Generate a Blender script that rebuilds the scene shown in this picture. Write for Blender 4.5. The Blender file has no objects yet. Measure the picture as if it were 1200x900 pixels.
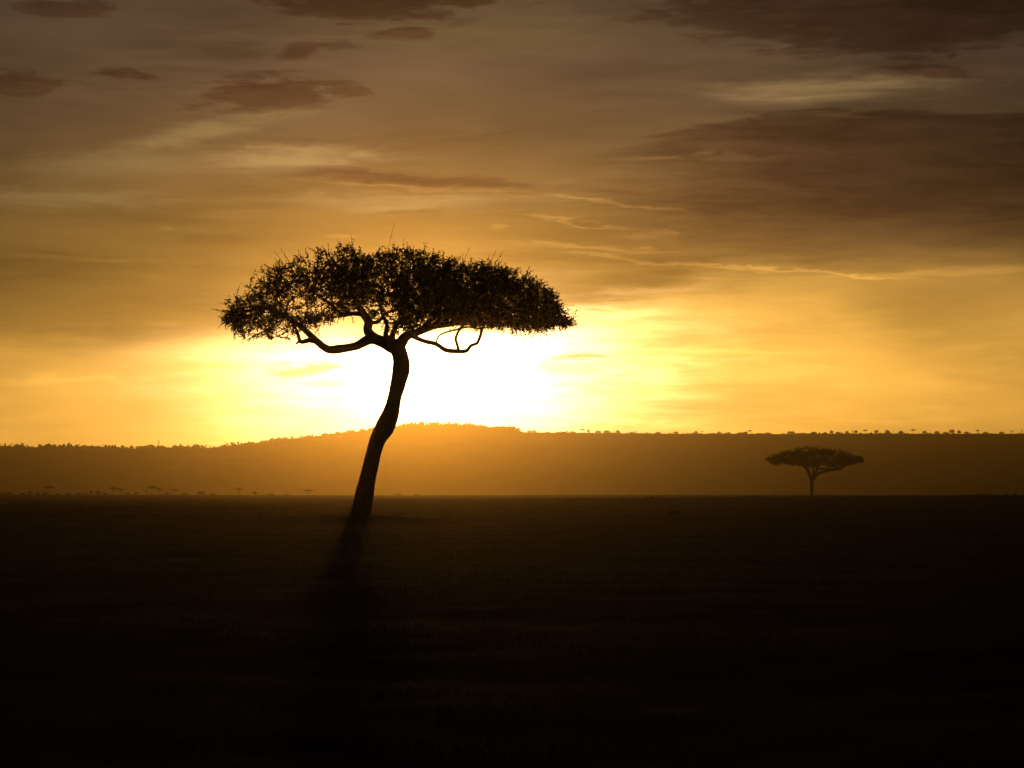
import bpy, math, random
import numpy as np
from mathutils import Vector

# ----------------------------------------------------------------------------
# camera, world, sun, exposure
# ----------------------------------------------------------------------------
scene = bpy.context.scene
COL = scene.collection
F = 2706.0                 # focal length in units of the photograph's pixels (1200 wide)
CAM_H = 1.6
HORIZON = 569.4            # row of the true horizon
PITCH = math.atan((HORIZON - 450.0) / F)

cam = bpy.data.cameras.new("camera")
cam.sensor_width = 36.0
cam.lens = 36.0 * F / 1200.0
cam.clip_start = 0.1
cam.clip_end = 20000.0
cam_ob = bpy.data.objects.new("camera", cam)
COL.objects.link(cam_ob)
cam_ob.location = (0, 0, CAM_H)
cam_ob.rotation_euler = (math.pi / 2 + PITCH, 0, 0)
scene.camera = cam_ob

scene.view_settings.view_transform = 'Standard'
scene.view_settings.look = 'None'
scene.view_settings.exposure = 0.0
scene.view_settings.gamma = 1.0
scene.view_settings.use_curve_mapping = False
scene.cycles.use_denoising = True
scene.cycles.volume_bounces = 0
scene.cycles.max_bounces = 4
scene.cycles.transparent_max_bounces = 12


def direction(px, py):
    """world direction of a place in the photographed sky"""
    v = Vector(((px - 600.0), F * math.cos(PITCH) - (450.0 - py) * math.sin(PITCH),
                (450.0 - py) * math.cos(PITCH) + F * math.sin(PITCH)))
    return v.normalized()


def az_el(px, py):
    """azimuth and elevation, both in radians times F"""
    d = direction(px, py)
    return math.atan2(d.x, d.y) * F, math.asin(d.z) * F


SUN_DIR = direction(473, 405)
SUN_AZ = math.atan2(SUN_DIR.x, SUN_DIR.y)
SUN_EL = math.asin(SUN_DIR.z)

SUN_STRENGTH = 0.17
SUN_COLOR = (1.0, 0.47, 0.06)

sun = bpy.data.lights.new("sun", 'SUN')
sun.energy = SUN_STRENGTH
sun.color = SUN_COLOR
sun.angle = math.radians(0.55)
sun_ob = bpy.data.objects.new("sun", sun)
COL.objects.link(sun_ob)
sun_ob.rotation_euler = (-SUN_DIR).to_track_quat('-Z', 'Y').to_euler()
sun_ob.location = (0, 60, 60)

# ---- world: clear twilight sky plus layered sunset cloud, all by direction --
world = bpy.data.worlds.new("World")
scene.world = world
world.use_nodes = True
world.cycles.sampling_method = 'MANUAL'
world.cycles.sample_map_resolution = 256
WT = world.node_tree
for n in list(WT.nodes):
    WT.nodes.remove(n)


class G:
    """tiny helper for building math node graphs"""
    def __init__(self, tree):
        self.t = tree

    def sock(self, node, i, v):
        if v is None:
            return
        if hasattr(v, 'is_output'):
            self.t.links.new(v, node.inputs[i])
        else:
            node.inputs[i].default_value = v

    def m(self, op, a, b=None, c=None, clamp=False):
        n = self.t.nodes.new('ShaderNodeMath')
        n.operation = op
        n.use_clamp = clamp
        self.sock(n, 0, a); self.sock(n, 1, b); self.sock(n, 2, c)
        return n.outputs[0]

    def add(self, *a):
        r = a[0]
        for x in a[1:]:
            r = self.m('ADD', r, x)
        return r

    def mul(self, *a):
        r = a[0]
        for x in a[1:]:
            r = self.m('MULTIPLY', r, x)
        return r

    def sub(self, a, b):
        return self.m('SUBTRACT', a, b)

    def gauss(self, r2):
        return self.m('EXPONENT', self.m('MULTIPLY', r2, -1.0))

    def smooth(self, v, a, b, lo=0.0, hi=1.0):
        n = self.t.nodes.new('ShaderNodeMapRange')
        n.interpolation_type = 'SMOOTHSTEP'
        self.sock(n, 0, v)
        n.inputs[1].default_value = a; n.inputs[2].default_value = b
        n.inputs[3].default_value = lo; n.inputs[4].default_value = hi
        return n.outputs[0]

    def noise(self, vec, scale, detail=4.0, rough=0.55, dist=0.0):
        n = self.t.nodes.new('ShaderNodeTexNoise')
        self.t.links.new(vec, n.inputs['Vector'])
        n.inputs['Scale'].default_value = scale
        n.inputs['Detail'].default_value = detail
        n.inputs['Roughness'].default_value = rough
        n.inputs['Distortion'].default_value = dist
        return n.outputs['Fac']

    def vec(self, x, y, z):
        n = self.t.nodes.new('ShaderNodeCombineXYZ')
        self.sock(n, 0, x); self.sock(n, 1, y); self.sock(n, 2, z)
        return n.outputs[0]

    def mix(self, f, a, b):
        n = self.t.nodes.new('ShaderNodeMix')
        n.data_type = 'RGBA'
        n.clamp_factor = True
        self.sock(n, 0, f)
        for i, v in ((6, a), (7, b)):
            if hasattr(v, 'is_output'):
                self.t.links.new(v, n.inputs[i])
            else:
                n.inputs[i].default_value = (*v, 1.0)
        return n.outputs[2]

    def scale(self, colour, f):
        n = self.t.nodes.new('ShaderNodeVectorMath')
        n.operation = 'SCALE'
        self.t.links.new(colour, n.inputs[0])
        self.sock(n, 3, f)
        return n.outputs[0]


g = G(WT)
tc = WT.nodes.new('ShaderNodeTexCoord')
sep = WT.nodes.new('ShaderNodeSeparateXYZ')
WT.links.new(tc.outputs['Generated'], sep.inputs[0])
dx, dy, dz = sep.outputs
AU0 = g.mul(g.m('ARCTAN2', dx, dy), F)
EV0 = g.mul(g.m('ARCSINE', dz), F)
lay = g.vec(dx, dy, g.mul(dz, 5.0))             # cloud layers are stretched along the horizon
lay2 = g.vec(dx, dy, g.mul(dz, 11.0))
nA = g.noise(lay, 9.0, 3.0, 0.5)
nB = g.noise(g.vec(dy, dx, g.mul(dz, 5.0)), 22.0, 4.0, 0.6)
nF = g.noise(lay, 46.0, 4.5, 0.62, 0.4)
nS = g.noise(lay2, 20.0, 5.0, 0.6, 0.6)          # long thin streaks
cA, cB, cF, cS = (g.sub(n, 0.5) for n in (nA, nB, nF, nS))
AU = g.add(AU0, g.mul(cA, 70.0), g.mul(cB, 60.0), g.mul(cF, 45.0))
EV = g.add(EV0, g.mul(cB, 26.0), g.mul(cF, 14.0))


RAG = g.add(cF, g.mul(cS, 0.7))


def blob(px, py, hx, hy, slope=0.0, inner=0.35, outer=1.25, rag=0.7):
    """soft ragged cloud patch centred on a direction; slope > 0 sinks to the right"""
    u0, v0 = az_el(px, py)
    du = g.m('MULTIPLY_ADD', AU, 1.0 / hx, -u0 / hx)
    dv = g.m('MULTIPLY_ADD', EV, 1.0 / hy, -v0 / hy)
    if slope:
        dv = g.m('MULTIPLY_ADD', du, slope * hx / hy, dv)
    r = g.m('SQRT', g.m('MULTIPLY_ADD', du, du, g.mul(dv, dv)))
    if rag:
        r = g.m('MULTIPLY_ADD', RAG, rag, r)
    return g.smooth(r, inner, outer, 1.0, 0.0)


def ell(px, py, hx, hy, U=None, V=None):
    u0, v0 = az_el(px, py)
    a = g.m('MULTIPLY_ADD', U or AU0, 1.0 / hx, -u0 / hx)
    b = g.m('MULTIPLY_ADD', V or EV0, 1.0 / hy, -v0 / hy)
    return g.m('MULTIPLY_ADD', a, a, g.mul(b, b))


AU1 = g.add(AU0, g.mul(cB, 150.0), g.mul(cS, 120.0))     # broken edge of the bright cloud round the sun
EV1 = g.add(EV0, g.mul(cB, 30.0), g.mul(cF, 20.0))


EVp = g.m('MAXIMUM', EV0, 0.0)
# sun glow: bright core in the thin cloud, wide aureole, low band of light to the right
d_sun = g.m('SQRT', ell(490, 425, 1, 1))
core = g.mul(g.gauss(ell(504, 438, 174, 80, AU1, EV1)), 6.5)
wide = g.mul(g.m('EXPONENT', g.mul(d_sun, -1 / 330.0)), g.m('EXPONENT', g.mul(EVp, -1 / 320.0)), 2.3)
side = g.mul(g.gauss(ell(920, 445, 440, 118)), 0.66)
left = g.mul(g.gauss(ell(160, 480, 260, 75)), 0.30)
amb = g.add(0.018, g.mul(g.m('EXPONENT', g.mul(EVp, -1 / 420.0)), 0.07))
I = g.add(wide, side, left, amb)

# optical depth of the cloud layers (natural log), positive darkens
tau = g.mul(cA, 0.9)
# the main deck begins above the clear strip over the hills
_, deck_l = az_el(100, 402)
_, deck_r = az_el(900, 335)
edge = g.smooth(AU0, az_el(540, 400)[0], az_el(900, 340)[0], deck_l, deck_r)
edge = g.add(edge, g.mul(g.sub(AU0, az_el(100, 400)[0]), 0.02))
over = g.sub(g.add(EV0, g.mul(cB, 40.0), g.mul(cS, 22.0)), edge)
deck = g.smooth(over, -14.0, 30.0)
streaky = g.mul(cS, g.smooth(nA, 0.40, 0.60, 0.25, 1.0), g.smooth(deck, 0.0, 1.0, 0.45, 1.0))
tau = g.add(tau, g.mul(streaky, 0.85), g.mul(cB, 0.35), g.mul(deck, 0.60), g.mul(g.smooth(EV0, 240.0, 420.0), 0.10))

# broad lens-shaped cloud with a crisp upper edge
u_l, v_l = az_el(980, 131)
dl = g.sub(g.add(AU0, g.mul(cB, 40.0)), u_l)
lft = g.mul(g.m('MINIMUM', dl, 0.0), 1 / 290.0)
v_top = g.add(v_l, g.mul(lft, lft, -49.0), g.mul(g.m('MAXIMUM', dl, 0.0), -0.035), g.mul(cS, 20.0), g.mul(cF, 9.0))
lens = g.mul(g.smooth(g.sub(EV0, v_top), -5.0, 4.0, 1.0, 0.0),
             g.smooth(EV0, az_el(1000, 335)[1], az_el(1000, 215)[1]),
             g.smooth(g.add(AU0, g.mul(cS, 160.0)), az_el(640, 200)[0], az_el(930, 200)[0]))
tau = g.m('MULTIPLY_ADD', lens, 0.68, tau)

DARK = [  # px, py, hx, hy, slope, depth, inner, outer, rag
    (1055, -26, 320, 94, 0.0, 0.66, 0.72, 1.04, 1.1),
    (1180, -4, 170, 20, 0.0, 0.40, 0.5, 1.1, 1.0),
    (1010, 40, 150, 26, 0.02, 0.22, 0.4, 1.1, 1.4),
    (430, -14, 165, 42, 0.0, 0.80, 0.60, 1.05, 2.0),
    (315, 110, 92, 21, -0.06, 0.58, 0.55, 1.05, 2.4),
    (300, 94, 40, 10, 0.1, 0.26, 0.45, 1.05, 1.8),
    (150, 87, 48, 8, 0.0, 0.48, 0.5, 1.05, 1.5),
    (15, 97, 62, 17, 0.0, 0.46, 0.5, 1.05, 1.8),
    (70, 8, 66, 11, 0.0, 0.46, 0.5, 1.05, 1.8),
    (475, 40, 40, 8, 0.0, 0.46, 0.5, 1.05, 1.8),
    (358, 60, 38, 11, -0.25, 0.42, 0.5, 1.05, 1.8),
    (1100, 78, 70, 15, 0.2, 0.46, 0.5, 1.05, 2.0),
    (410, 52, 26, 6, 0.0, 0.30, 0.4, 1.1, 1.4),
    (275, 62, 60, 15, 0.0, 0.22, 0.3, 1.1, 1.8),
    (545, 26, 24, 7, -0.3, 0.20, 0.3, 1.1, 1.4),
    (60, 150, 170, 26, 0.0, 0.22, 0.1, 1.3, 0.4),
    (1180, 215, 300, 72, 0.02, 0.14, 0.20, 1.30, 0.3),
    (500, 210, 190, 9, 0.055, 0.40, 0.40, 1.05, 0.5),
    (120, 330, 300, 70, 0.0, 0.10, 0.2, 1.3, 0.2),
    (1085, 362, 100, 44, 0.1, 0.24, 0.1, 1.3, 0.4),
    (350, 436, 52, 9, 0.0, 1.25, 0.30, 1.15, 1.6),
    (380, 452, 40, 5, 0.0, 0.5, 0.30, 1.15, 1.4),
    (690, 418, 34, 4, 0.05, 0.9, 0.3, 1.2, 0.6),
    (690, 345, 260, 22, -0.10, 0.30, 0.2, 1.2, 0.3),
    (480, 248, 60, 3, 0.0, 0.20, 0.3, 1.1, 1.0),
    (520, 285, 330, 70, 0.0, 0.24, 0.2, 1.3, 0.2),
    (560, 150, 220, 60, 0.0, 0.20, 0.2, 1.3, 0.3),
]
BRIGHT = [
    (330, 186, 130, 20, -0.04, 0.62, 0.1, 1.2, 1.2),
    (240, 152, 130, 15, -0.22, 0.50, 0.1, 1.2, 1.2),
    (70, 232, 130, 15, 0.0, 0.26, 0.1, 1.3, 1.0),
    (130, 190, 140, 20, -0.1, 0.22, 0.1, 1.3, 1.0),
    (990, 102, 170, 22, -0.06, 1.10, 0.1, 1.25, 0.9),
    (490, 238, 190, 13, 0.0, 0.34, 0.1, 1.2, 0.9),
    (560, 40, 260, 34, 0.0, 0.16, 0.1, 1.3, 0.6),
    (500, 222, 230, 3.6, 0.065, 0.32, 0.3, 1.1, 0.7),
    (725, 238, 115, 4, 0.11, 0.40, 0.3, 1.1, 1.0),
    (690, 262, 120, 4, 0.13, 0.42, 0.3, 1.1, 1.0),
    (700, 290, 130, 5, 0.03, 0.36, 0.3, 1.1, 1.2),
    (850, 313, 240, 4, 0.09, 0.42, 0.3, 1.1, 1.0),
    (810, 184, 130, 4, 0.03, 0.36, 0.3, 1.1, 1.2),
    (640, 216, 40, 7, -0.2, 0.18, 0.2, 1.1, 1.4),
    (765, 276, 40, 6, 0.1, 0.26, 0.2, 1.1, 1.6),
    (1120, 318, 160, 6, -0.05, 0.24, 0.2, 1.2, 0.9),
    (385, 279, 26, 5, 0.0, 0.30, 0.2, 1.1, 1.4),
    (580, 265, 14, 4, 0.0, 0.30, 0.2, 1.1, 1.2),
    (200, 268, 20, 4, 0.0, 0.20, 0.2, 1.1, 1.2),
    (120, 303, 110, 2.6, 0.0, 0.22, 0.2, 1.1, 0.8),
    (860, 412, 130, 6, 0.04, 0.16, 0.2, 1.2, 1.2),
    (960, 430, 20, 4, 0.0, 0.14, 0.2, 1.1, 1.2),
    (80, 445, 150, 6, -0.03, 0.16, 0.2, 1.2, 1.2),
]
warm = g.mul(lens, 0.9)
for px, py, hx, hy, sl, k, a, b, rg in DARK:
    mk = blob(px, py, hx, hy, sl, a, b, rg)
    tau = g.m('MULTIPLY_ADD', mk, k, tau)
    if py < 240 and k > 0.3:
        warm = g.m('MAXIMUM', warm, mk)
pale = None
for px, py, hx, hy, sl, k, a, b, rg in BRIGHT:
    mk = blob(px, py, hx, hy, sl, a, b, rg)
    tau = g.m('MULTIPLY_ADD', mk, -k, tau)
    if hy > 10:
        pale = mk if pale is None else g.m('MAXIMUM', pale, mk)
tau = g.add(tau, g.mul(warm, cF, 1.1), g.mul(warm, cS, 0.7))     # texture inside the clouds
trans = g.m('EXPONENT', g.mul(tau, -1.0))
I = g.mul(I, trans)
core = g.mul(core, trans, g.sub(1.0, g.mul(deck, 0.72)))
# colour: golden low down, greyer with height; clouds in front redder, gaps paler
height = g.smooth(EV0, 240.0, 570.0)
tint = g.mix(height, (1.0, 0.500, 0.072), (1.0, 0.570, 0.34))
tint = g.mix(g.mul(pale, 0.75), tint, (1.0, 0.635, 0.22))
tint = g.mix(g.mul(warm, 0.75), tint, (1.0, 0.38, 0.18))
tint = g.mix(g.smooth(EV0, 700.0, 3000.0), tint, (0.85, 0.80, 0.85))
below = g.smooth(EV0, -60.0, 0.0)
ground_side = g.add(0.02, g.mul(below, 0.98))
veil = g.mul(trans, ground_side)
skycol = g.scale(tint, g.mul(I, ground_side))
corecol = WT.nodes.new('ShaderNodeVectorMath')
corecol.operation = 'SCALE'
corecol.inputs[0].default_value = (1.0, 0.72, 0.36)
WT.links.new(core, corecol.inputs[3])
both = WT.nodes.new('ShaderNodeVectorMath')
both.operation = 'ADD'
WT.links.new(skycol, both.inputs[0])
WT.links.new(corecol.outputs[0], both.inputs[1])
skycol = both.outputs[0]

nish = WT.nodes.new('ShaderNodeTexSky')
nish.sky_type = 'NISHITA'
nish.sun_disc = False
nish.sun_elevation = SUN_EL
nish.sun_rotation = SUN_AZ
nish.altitude = 1600
nish.dust_density = 4.0
bg1 = WT.nodes.new('ShaderNodeBackground')
WT.links.new(g.scale(nish.outputs[0], veil), bg1.inputs[0])   # seen through the cloud
bg1.inputs[1].default_value = 0.0035
bg2 = WT.nodes.new('ShaderNodeBackground')
WT.links.new(skycol, bg2.inputs[0])
bg2.inputs[1].default_value = 1.0
addsh = WT.nodes.new('ShaderNodeAddShader')
WT.links.new(bg1.outputs[0], addsh.inputs[0])
WT.links.new(bg2.outputs[0], addsh.inputs[1])
wout = WT.nodes.new('ShaderNodeOutputWorld')
WT.links.new(addsh.outputs[0], wout.inputs['Surface'])

HAZE_DENSITY = 1.15e-4
HAZE_G = 0.94
HAZE_COLOR = (1.0, 0.76, 0.40)

# ----------------------------------------------------------------------------
# helpers
# ----------------------------------------------------------------------------
rng = np.random.default_rng(7)
random.seed(7)


def mesh_obj(name, verts, faces, mat, parent=None, smooth=False, loc=None):
    me = bpy.data.meshes.new(name)
    verts = np.asarray(verts, dtype=np.float32)
    if isinstance(faces, np.ndarray):
        k = faces.shape[1]
        nf = faces.shape[0]
        me.vertices.add(len(verts))
        me.vertices.foreach_set('co', verts.ravel())
        me.loops.add(nf * k)
        me.loops.foreach_set('vertex_index', faces.astype(np.int32).ravel())
        me.polygons.add(nf)
        me.polygons.foreach_set('loop_start', np.arange(0, nf * k, k, dtype=np.int32))
        me.update(calc_edges=True)
        me.validate()
    else:
        me.from_pydata(verts.tolist(), [], faces)
    if smooth:
        me.polygons.foreach_set('use_smooth', np.ones(len(me.polygons), dtype=bool))
    me.materials.append(mat)
    ob = bpy.data.objects.new(name, me)
    COL.objects.link(ob)
    if parent is not None:
        ob.parent = parent
    if loc is not None:
        ob.location = loc
    return ob


def thing(name, label, cat, loc, group=None):
    o = bpy.data.objects.new(name, None)
    COL.objects.link(o)
    o.location = loc
    o.empty_display_size = 0.3
    tag(o, label, cat, group)
    return o


def tag(o, label, cat, group=None):
    o['label'] = label
    o['category'] = cat
    if group:
        o['group'] = group


def copy_thing(root, loc, rot, sc, label, cat, group):
    r = root.copy()
    COL.objects.link(r)
    r.location = loc
    r.rotation_euler = (0, 0, rot)
    r.scale = sc
    tag(r, label, cat, group)
    for ch in root.children:
        c = ch.copy()
        COL.objects.link(c)
        c.parent = r
    return r


class Tubes:
    """collects tapered tubes into one vertex / quad list"""
    def __init__(self):
        self.v = []; self.f = []; self.n = 0

    def add(self, pts, rad, sides=6, bark=0.0, cap=True):
        pts = np.asarray(pts, float)
        rad = np.asarray(rad, float)
        k = len(pts)
        if k < 2:
            return
        t = np.gradient(pts, axis=0)
        t /= np.linalg.norm(t, axis=1, keepdims=True) + 1e-12
        ref = np.array([0.0, 1.0, 0.0]) if abs(t[0][1]) < 0.9 else np.array([1.0, 0, 0])
        a = np.cross(t, ref)
        bad = np.linalg.norm(a, axis=1) < 0.15
        a[bad] = np.cross(t[bad], np.array([1.0, 0.03, 0.1]))
        a /= np.linalg.norm(a, axis=1, keepdims=True) + 1e-12
        b = np.cross(t, a)
        th = np.arange(sides) * 2 * np.pi / sides
        r = rad[:, None] * np.ones((1, sides))
        if bark:
            zz = np.cumsum(np.r_[0, np.linalg.norm(np.diff(pts, axis=0), axis=1)])[:, None]
            r = r * (1 + bark * (0.9 * np.sin(3 * th + 0.9 * zz + 1.0) * np.sin(1.3 * zz + 0.5)
                                 + 0.7 * np.sin(7 * th - 1.4 * zz) + 0.5 * np.sin(11 * th + 2.3 * zz)
                                 + 0.55 * np.sin(5.1 * zz + 2 * th) + rng.normal(0, 0.35, (k, sides))))
        ring = pts[:, None, :] + r[..., None] * (np.cos(th)[None, :, None] * a[:, None, :]
                                                 + np.sin(th)[None, :, None] * b[:, None, :])
        self.v.append(ring.reshape(-1, 3))
        i = np.arange(k - 1)[:, None] * sides
        j = np.arange(sides)[None, :]
        jn = (j + 1) % sides
        q = np.stack([i + j, i + jn, i + sides + jn, i + sides + j], -1).reshape(-1, 4) + self.n
        self.f.append(q)
        self.n += k * sides

    def data(self):
        return np.concatenate(self.v), np.concatenate(self.f)


def spline(pts, n):
    """Catmull-Rom resampling of points (rows may carry extra columns)"""
    P = np.asarray(pts, float)
    P = np.vstack([2 * P[0] - P[1], P, 2 * P[-1] - P[-2]])
    segs = len(P) - 3
    out = []
    for s in np.linspace(0, segs - 1e-6, n):
        i = int(s); u = s - i
        p0, p1, p2, p3 = P[i], P[i + 1], P[i + 2], P[i + 3]
        out.append(0.5 * (2 * p1 + (p2 - p0) * u + (2 * p0 - 5 * p1 + 4 * p2 - p3) * u * u
                          + (3 * p1 - p0 - 3 * p2 + p3) * u ** 3))
    return np.array(out)


class Waves:
    """smooth noise as a sum of sines with random directions"""
    def __init__(self, seed, lo, hi, n=24):
        r = np.random.default_rng(seed)
        lam = np.exp(r.uniform(np.log(lo), np.log(hi), n))
        a = r.uniform(0, 2 * np.pi, n)
        self.k = np.stack([np.cos(a), np.sin(a)]) * 2 * np.pi / lam
        self.ph = r.uniform(0, 2 * np.pi, n)
        self.amp = 1.0 / np.sqrt(n / 2)

    def __call__(self, x, y):
        x = np.asarray(x, float)[..., None]; y = np.asarray(y, float)[..., None]
        return np.sin(x * self.k[0] + y * self.k[1] + self.ph).sum(-1) * self.amp


# ----------------------------------------------------------------------------
# materials
# ----------------------------------------------------------------------------
def material(name, c1, c2, scale, rough=0.9, detail=6.0, bump=0.0, translucent=0.0, stretch=None, spec=0.15):
    mt = bpy.data.materials.new(name)
    mt.use_nodes = True
    T = mt.node_tree
    bs = T.nodes['Principled BSDF']
    co = T.nodes.new('ShaderNodeTexCoord')
    mp = T.nodes.new('ShaderNodeMapping')
    T.links.new(co.outputs['Object'], mp.inputs[0])
    if stretch:
        mp.inputs['Scale'].default_value = stretch
    nz = T.nodes.new('ShaderNodeTexNoise')
    nz.inputs['Scale'].default_value = scale
    nz.inputs['Detail'].default_value = detail
    nz.inputs['Roughness'].default_value = 0.62
    T.links.new(mp.outputs[0], nz.inputs['Vector'])
    rp = T.nodes.new('ShaderNodeValToRGB')
    rp.color_ramp.elements[0].position = 0.32
    rp.color_ramp.elements[0].color = (*c1, 1)
    rp.color_ramp.elements[1].position = 0.68
    rp.color_ramp.elements[1].color = (*c2, 1)
    T.links.new(nz.outputs['Fac'], rp.inputs[0])
    T.links.new(rp.outputs[0], bs.inputs['Base Color'])
    bs.inputs['Roughness'].default_value = rough
    bs.inputs['Specular IOR Level'].default_value = spec
    if bump:
        bp = T.nodes.new('ShaderNodeBump')
        bp.inputs['Strength'].default_value = bump
        bp.inputs['Distance'].default_value = 0.05
        T.links.new(nz.outputs['Fac'], bp.inputs['Height'])
        T.links.new(bp.outputs[0], bs.inputs['Normal'])
    if translucent:
        tr = T.nodes.new('ShaderNodeBsdfTranslucent')
        T.links.new(rp.outputs[0], tr.inputs[0])
        mx = T.nodes.new('ShaderNodeMixShader')
        mx.inputs[0].default_value = translucent
        T.links.new(bs.outputs[0], mx.inputs[1])
        T.links.new(tr.outputs[0], mx.inputs[2])
        T.links.new(mx.outputs[0], T.nodes['Material Output'].inputs['Surface'])
    return mt


M_GROUND = material("dark_earth_and_turf", (0.045, 0.032, 0.027), (0.095, 0.070, 0.057), 0.35, 1.0, 10.0, spec=0.001)
M_GRASS = material("dry_savanna_grass", (0.050, 0.038, 0.030), (0.105, 0.080, 0.062), 0.6, 1.0, 4.0, translucent=0.2, spec=0.001)
M_HILL = material("wooded_hillside", (0.030, 0.032, 0.016), (0.060, 0.055, 0.032), 0.02, 1.0, 10.0, spec=0.0)
M_BARK = material("acacia_bark", (0.050, 0.034, 0.024), (0.120, 0.085, 0.060), 3.0, 0.95, 8.0, 0.6, stretch=(4, 4, 0.8))
M_TWIG = material("acacia_twig_bark", (0.045, 0.030, 0.020), (0.090, 0.062, 0.042), 2.0, 0.95, 4.0)
M_LEAF = material("acacia_leaf", (0.030, 0.034, 0.013), (0.056, 0.060, 0.024), 1.5, 1.0, 3.0, translucent=0.06, spec=0.05)
M_BUSH = material("bush_leaf", (0.030, 0.034, 0.014), (0.060, 0.060, 0.028), 0.8, 0.9, 3.0, translucent=0.15)
M_STEEL = material("weathered_galvanised_steel", (0.05, 0.045, 0.04), (0.09, 0.08, 0.07), 2.0, 0.8, 3.0)

# ----------------------------------------------------------------------------
# terrain
# ----------------------------------------------------------------------------
w_big = Waves(1, 40, 160)
w_mid = Waves(2, 6, 25)
w_fine = Waves(3, 1.2, 5)
w_far = Waves(4, 150, 600)
w_crest = Waves(6, 3, 30)
TREE_D = 99.3
CREST_D = 280.0
# height of the near rise (at 280 m) across the view, read as (photo column, photo row)
crest_px = np.array([(-600, 591), (0, 590), (300, 590), (380, 588.5), (440, 587.2), (600, 586.4), (720, 585.8),
                     (800, 585.2), (830, 584.4), (940, 583.6), (1060, 582.4), (1200, 581.2), (1800, 580)])
crest_x = (crest_px[:, 0] - 600) / F * CREST_D
crest_z = CAM_H - (crest_px[:, 1] - HORIZON) / F * CREST_D


def ground_z(x, y):
    x = np.asarray(x, float); y = np.asarray(y, float)
    yy = np.maximum(y, 1.0)
    xs = x * CREST_D / np.maximum(yy, 60.0)
    cz = np.interp(xs, crest_x, crest_z)
    t = np.clip((y - 120) / (CREST_D - 120), 0, 1)
    near = cz * (t * t * (3 - 2 * t))
    t2 = np.clip((y - CREST_D) / 1450.0, 0, 1)
    far = cz * (1 - np.clip((y - CREST_D) / 500.0, 0, 1)) - 5.6 * t2 ** 1.15
    z = np.where(y < CREST_D, near, far)
    z = z + 0.05 * w_big(x, y) * np.clip(y / 60.0, 0, 1) * np.clip(1.2 - y / 400.0, 0.3, 1)
    z = z + 0.018 * w_mid(x, y) + 0.010 * w_fine(x, y)
    z = z + 0.25 * w_far(x, y) * np.clip((y - 400) / 500.0, 0, 1)
    z = z + 0.085 * w_crest(x, y * 0.3) * np.exp(-((y - CREST_D) / 60.0) ** 2)
    # low bank of turf around the foot of the tree
    bx = (418 - 600) / F * TREE_D
    z = z + 0.23 * np.exp(-((x - bx - 0.2) / 4.0) ** 2 - ((y - TREE_D + 0.3) / 1.5) ** 2)
    return z


def spaced(lo, hi, d0, grow):
    out = [lo]; d = d0
    while out[-1] < hi:
        out.append(out[-1] + d)
        d *= grow
    return out


ys = np.array(sorted(set([-v for v in spaced(8, 380, 1.5, 1.12)] + list(np.arange(-8, 8, 1.0))
                         + list(np.arange(8, 40, 0.5)) + spaced(40, 300, 0.8, 1.006) + spaced(302, 3300, 4, 1.035))))
xr = np.array(spaced(0, 1750, 0.45, 1.033))
xs = np.concatenate([-xr[::-1], xr[1:]])
X, Y = np.meshgrid(xs, ys)
Z = ground_z(X, Y)
nx, ny = len(xs), len(ys)
ii = (np.arange(ny - 1)[:, None] * nx + np.arange(nx - 1)[None, :])
quads = np.stack([ii, ii + 1, ii + nx + 1, ii + nx], -1).reshape(-1, 4)
ground = mesh_obj("ground", np.stack([X, Y, Z], -1).reshape(-1, 3), quads, M_GROUND, smooth=True)
ground['kind'] = 'structure'

# ---- the long hill on the horizon -------------------------------------------
RIDGE_D = 2600.0
ridge_px = np.array([(-2200, 516), (-1200, 522), (-600, 519), (-250, 524), (0, 525), (60, 524.6), (100, 526), (200, 526.4), (255, 526.2),
                     (275, 524), (300, 520.5), (340, 515.3), (380, 511), (420, 506.2), (450, 502), (475, 499.6),
                     (500, 499), (540, 499.8), (570, 501.4), (603, 503.4), (609, 505), (613, 507), (640, 507.8),
                     (700, 508.2), (800, 509), (900, 509.3), (1000, 509), (1100, 509), (1200, 509),
                     (1600, 512), (2200, 507), (3400, 516)])
ridge_x = (ridge_px[:, 0] - 600) / F * RIDGE_D
ridge_z = CAM_H + (HORIZON - ridge_px[:, 1]) / F * RIDGE_D
w_h1 = Waves(11, 120, 500)
w_h2 = Waves(12, 25, 90)


def hill_z(x, y):
    rz = np.interp(x, ridge_x, ridge_z)
    foot = -9.0
    y0 = 1880 + 60 * w_h1(x, np.zeros_like(x))
    t = np.clip((y - y0) / (RIDGE_D - 8.0 - y0), 0, 1)
    t = t * t * (3 - 2 * t)
    back = np.clip((y - RIDGE_D) / 600.0, 0, 1)
    z = foot + (rz - foot) * t
    bump = (2.2 * w_h1(x, y) + 0.9 * w_h2(x, y)) * np.clip(t * (1 - t) * 4, 0, 1)
    return z + bump - (rz * 0.35 + 6) * back ** 1.3


hx = np.concatenate([np.arange(-1700, -640, 20.0), np.arange(-640, 640, 4.0), np.arange(640, 1701, 20.0)])
hy = np.concatenate([np.arange(1780, 2560, 20.0), np.arange(2560, 2640, 4.0), np.arange(2640, 3241, 30.0)])
HX, HY = np.meshgrid(hx, hy)
HZ = hill_z(HX, HY)
nx, ny = len(hx), len(hy)
ii = (np.arange(ny - 1)[:, None] * nx + np.arange(nx - 1)[None, :])
quads = np.stack([ii, ii + 1, ii + nx + 1, ii + nx], -1).reshape(-1, 4)
hill = mesh_obj("hill", np.stack([HX, HY, HZ], -1).reshape(-1, 3), quads, M_HILL, smooth=True)
hill['kind'] = 'structure'


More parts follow.
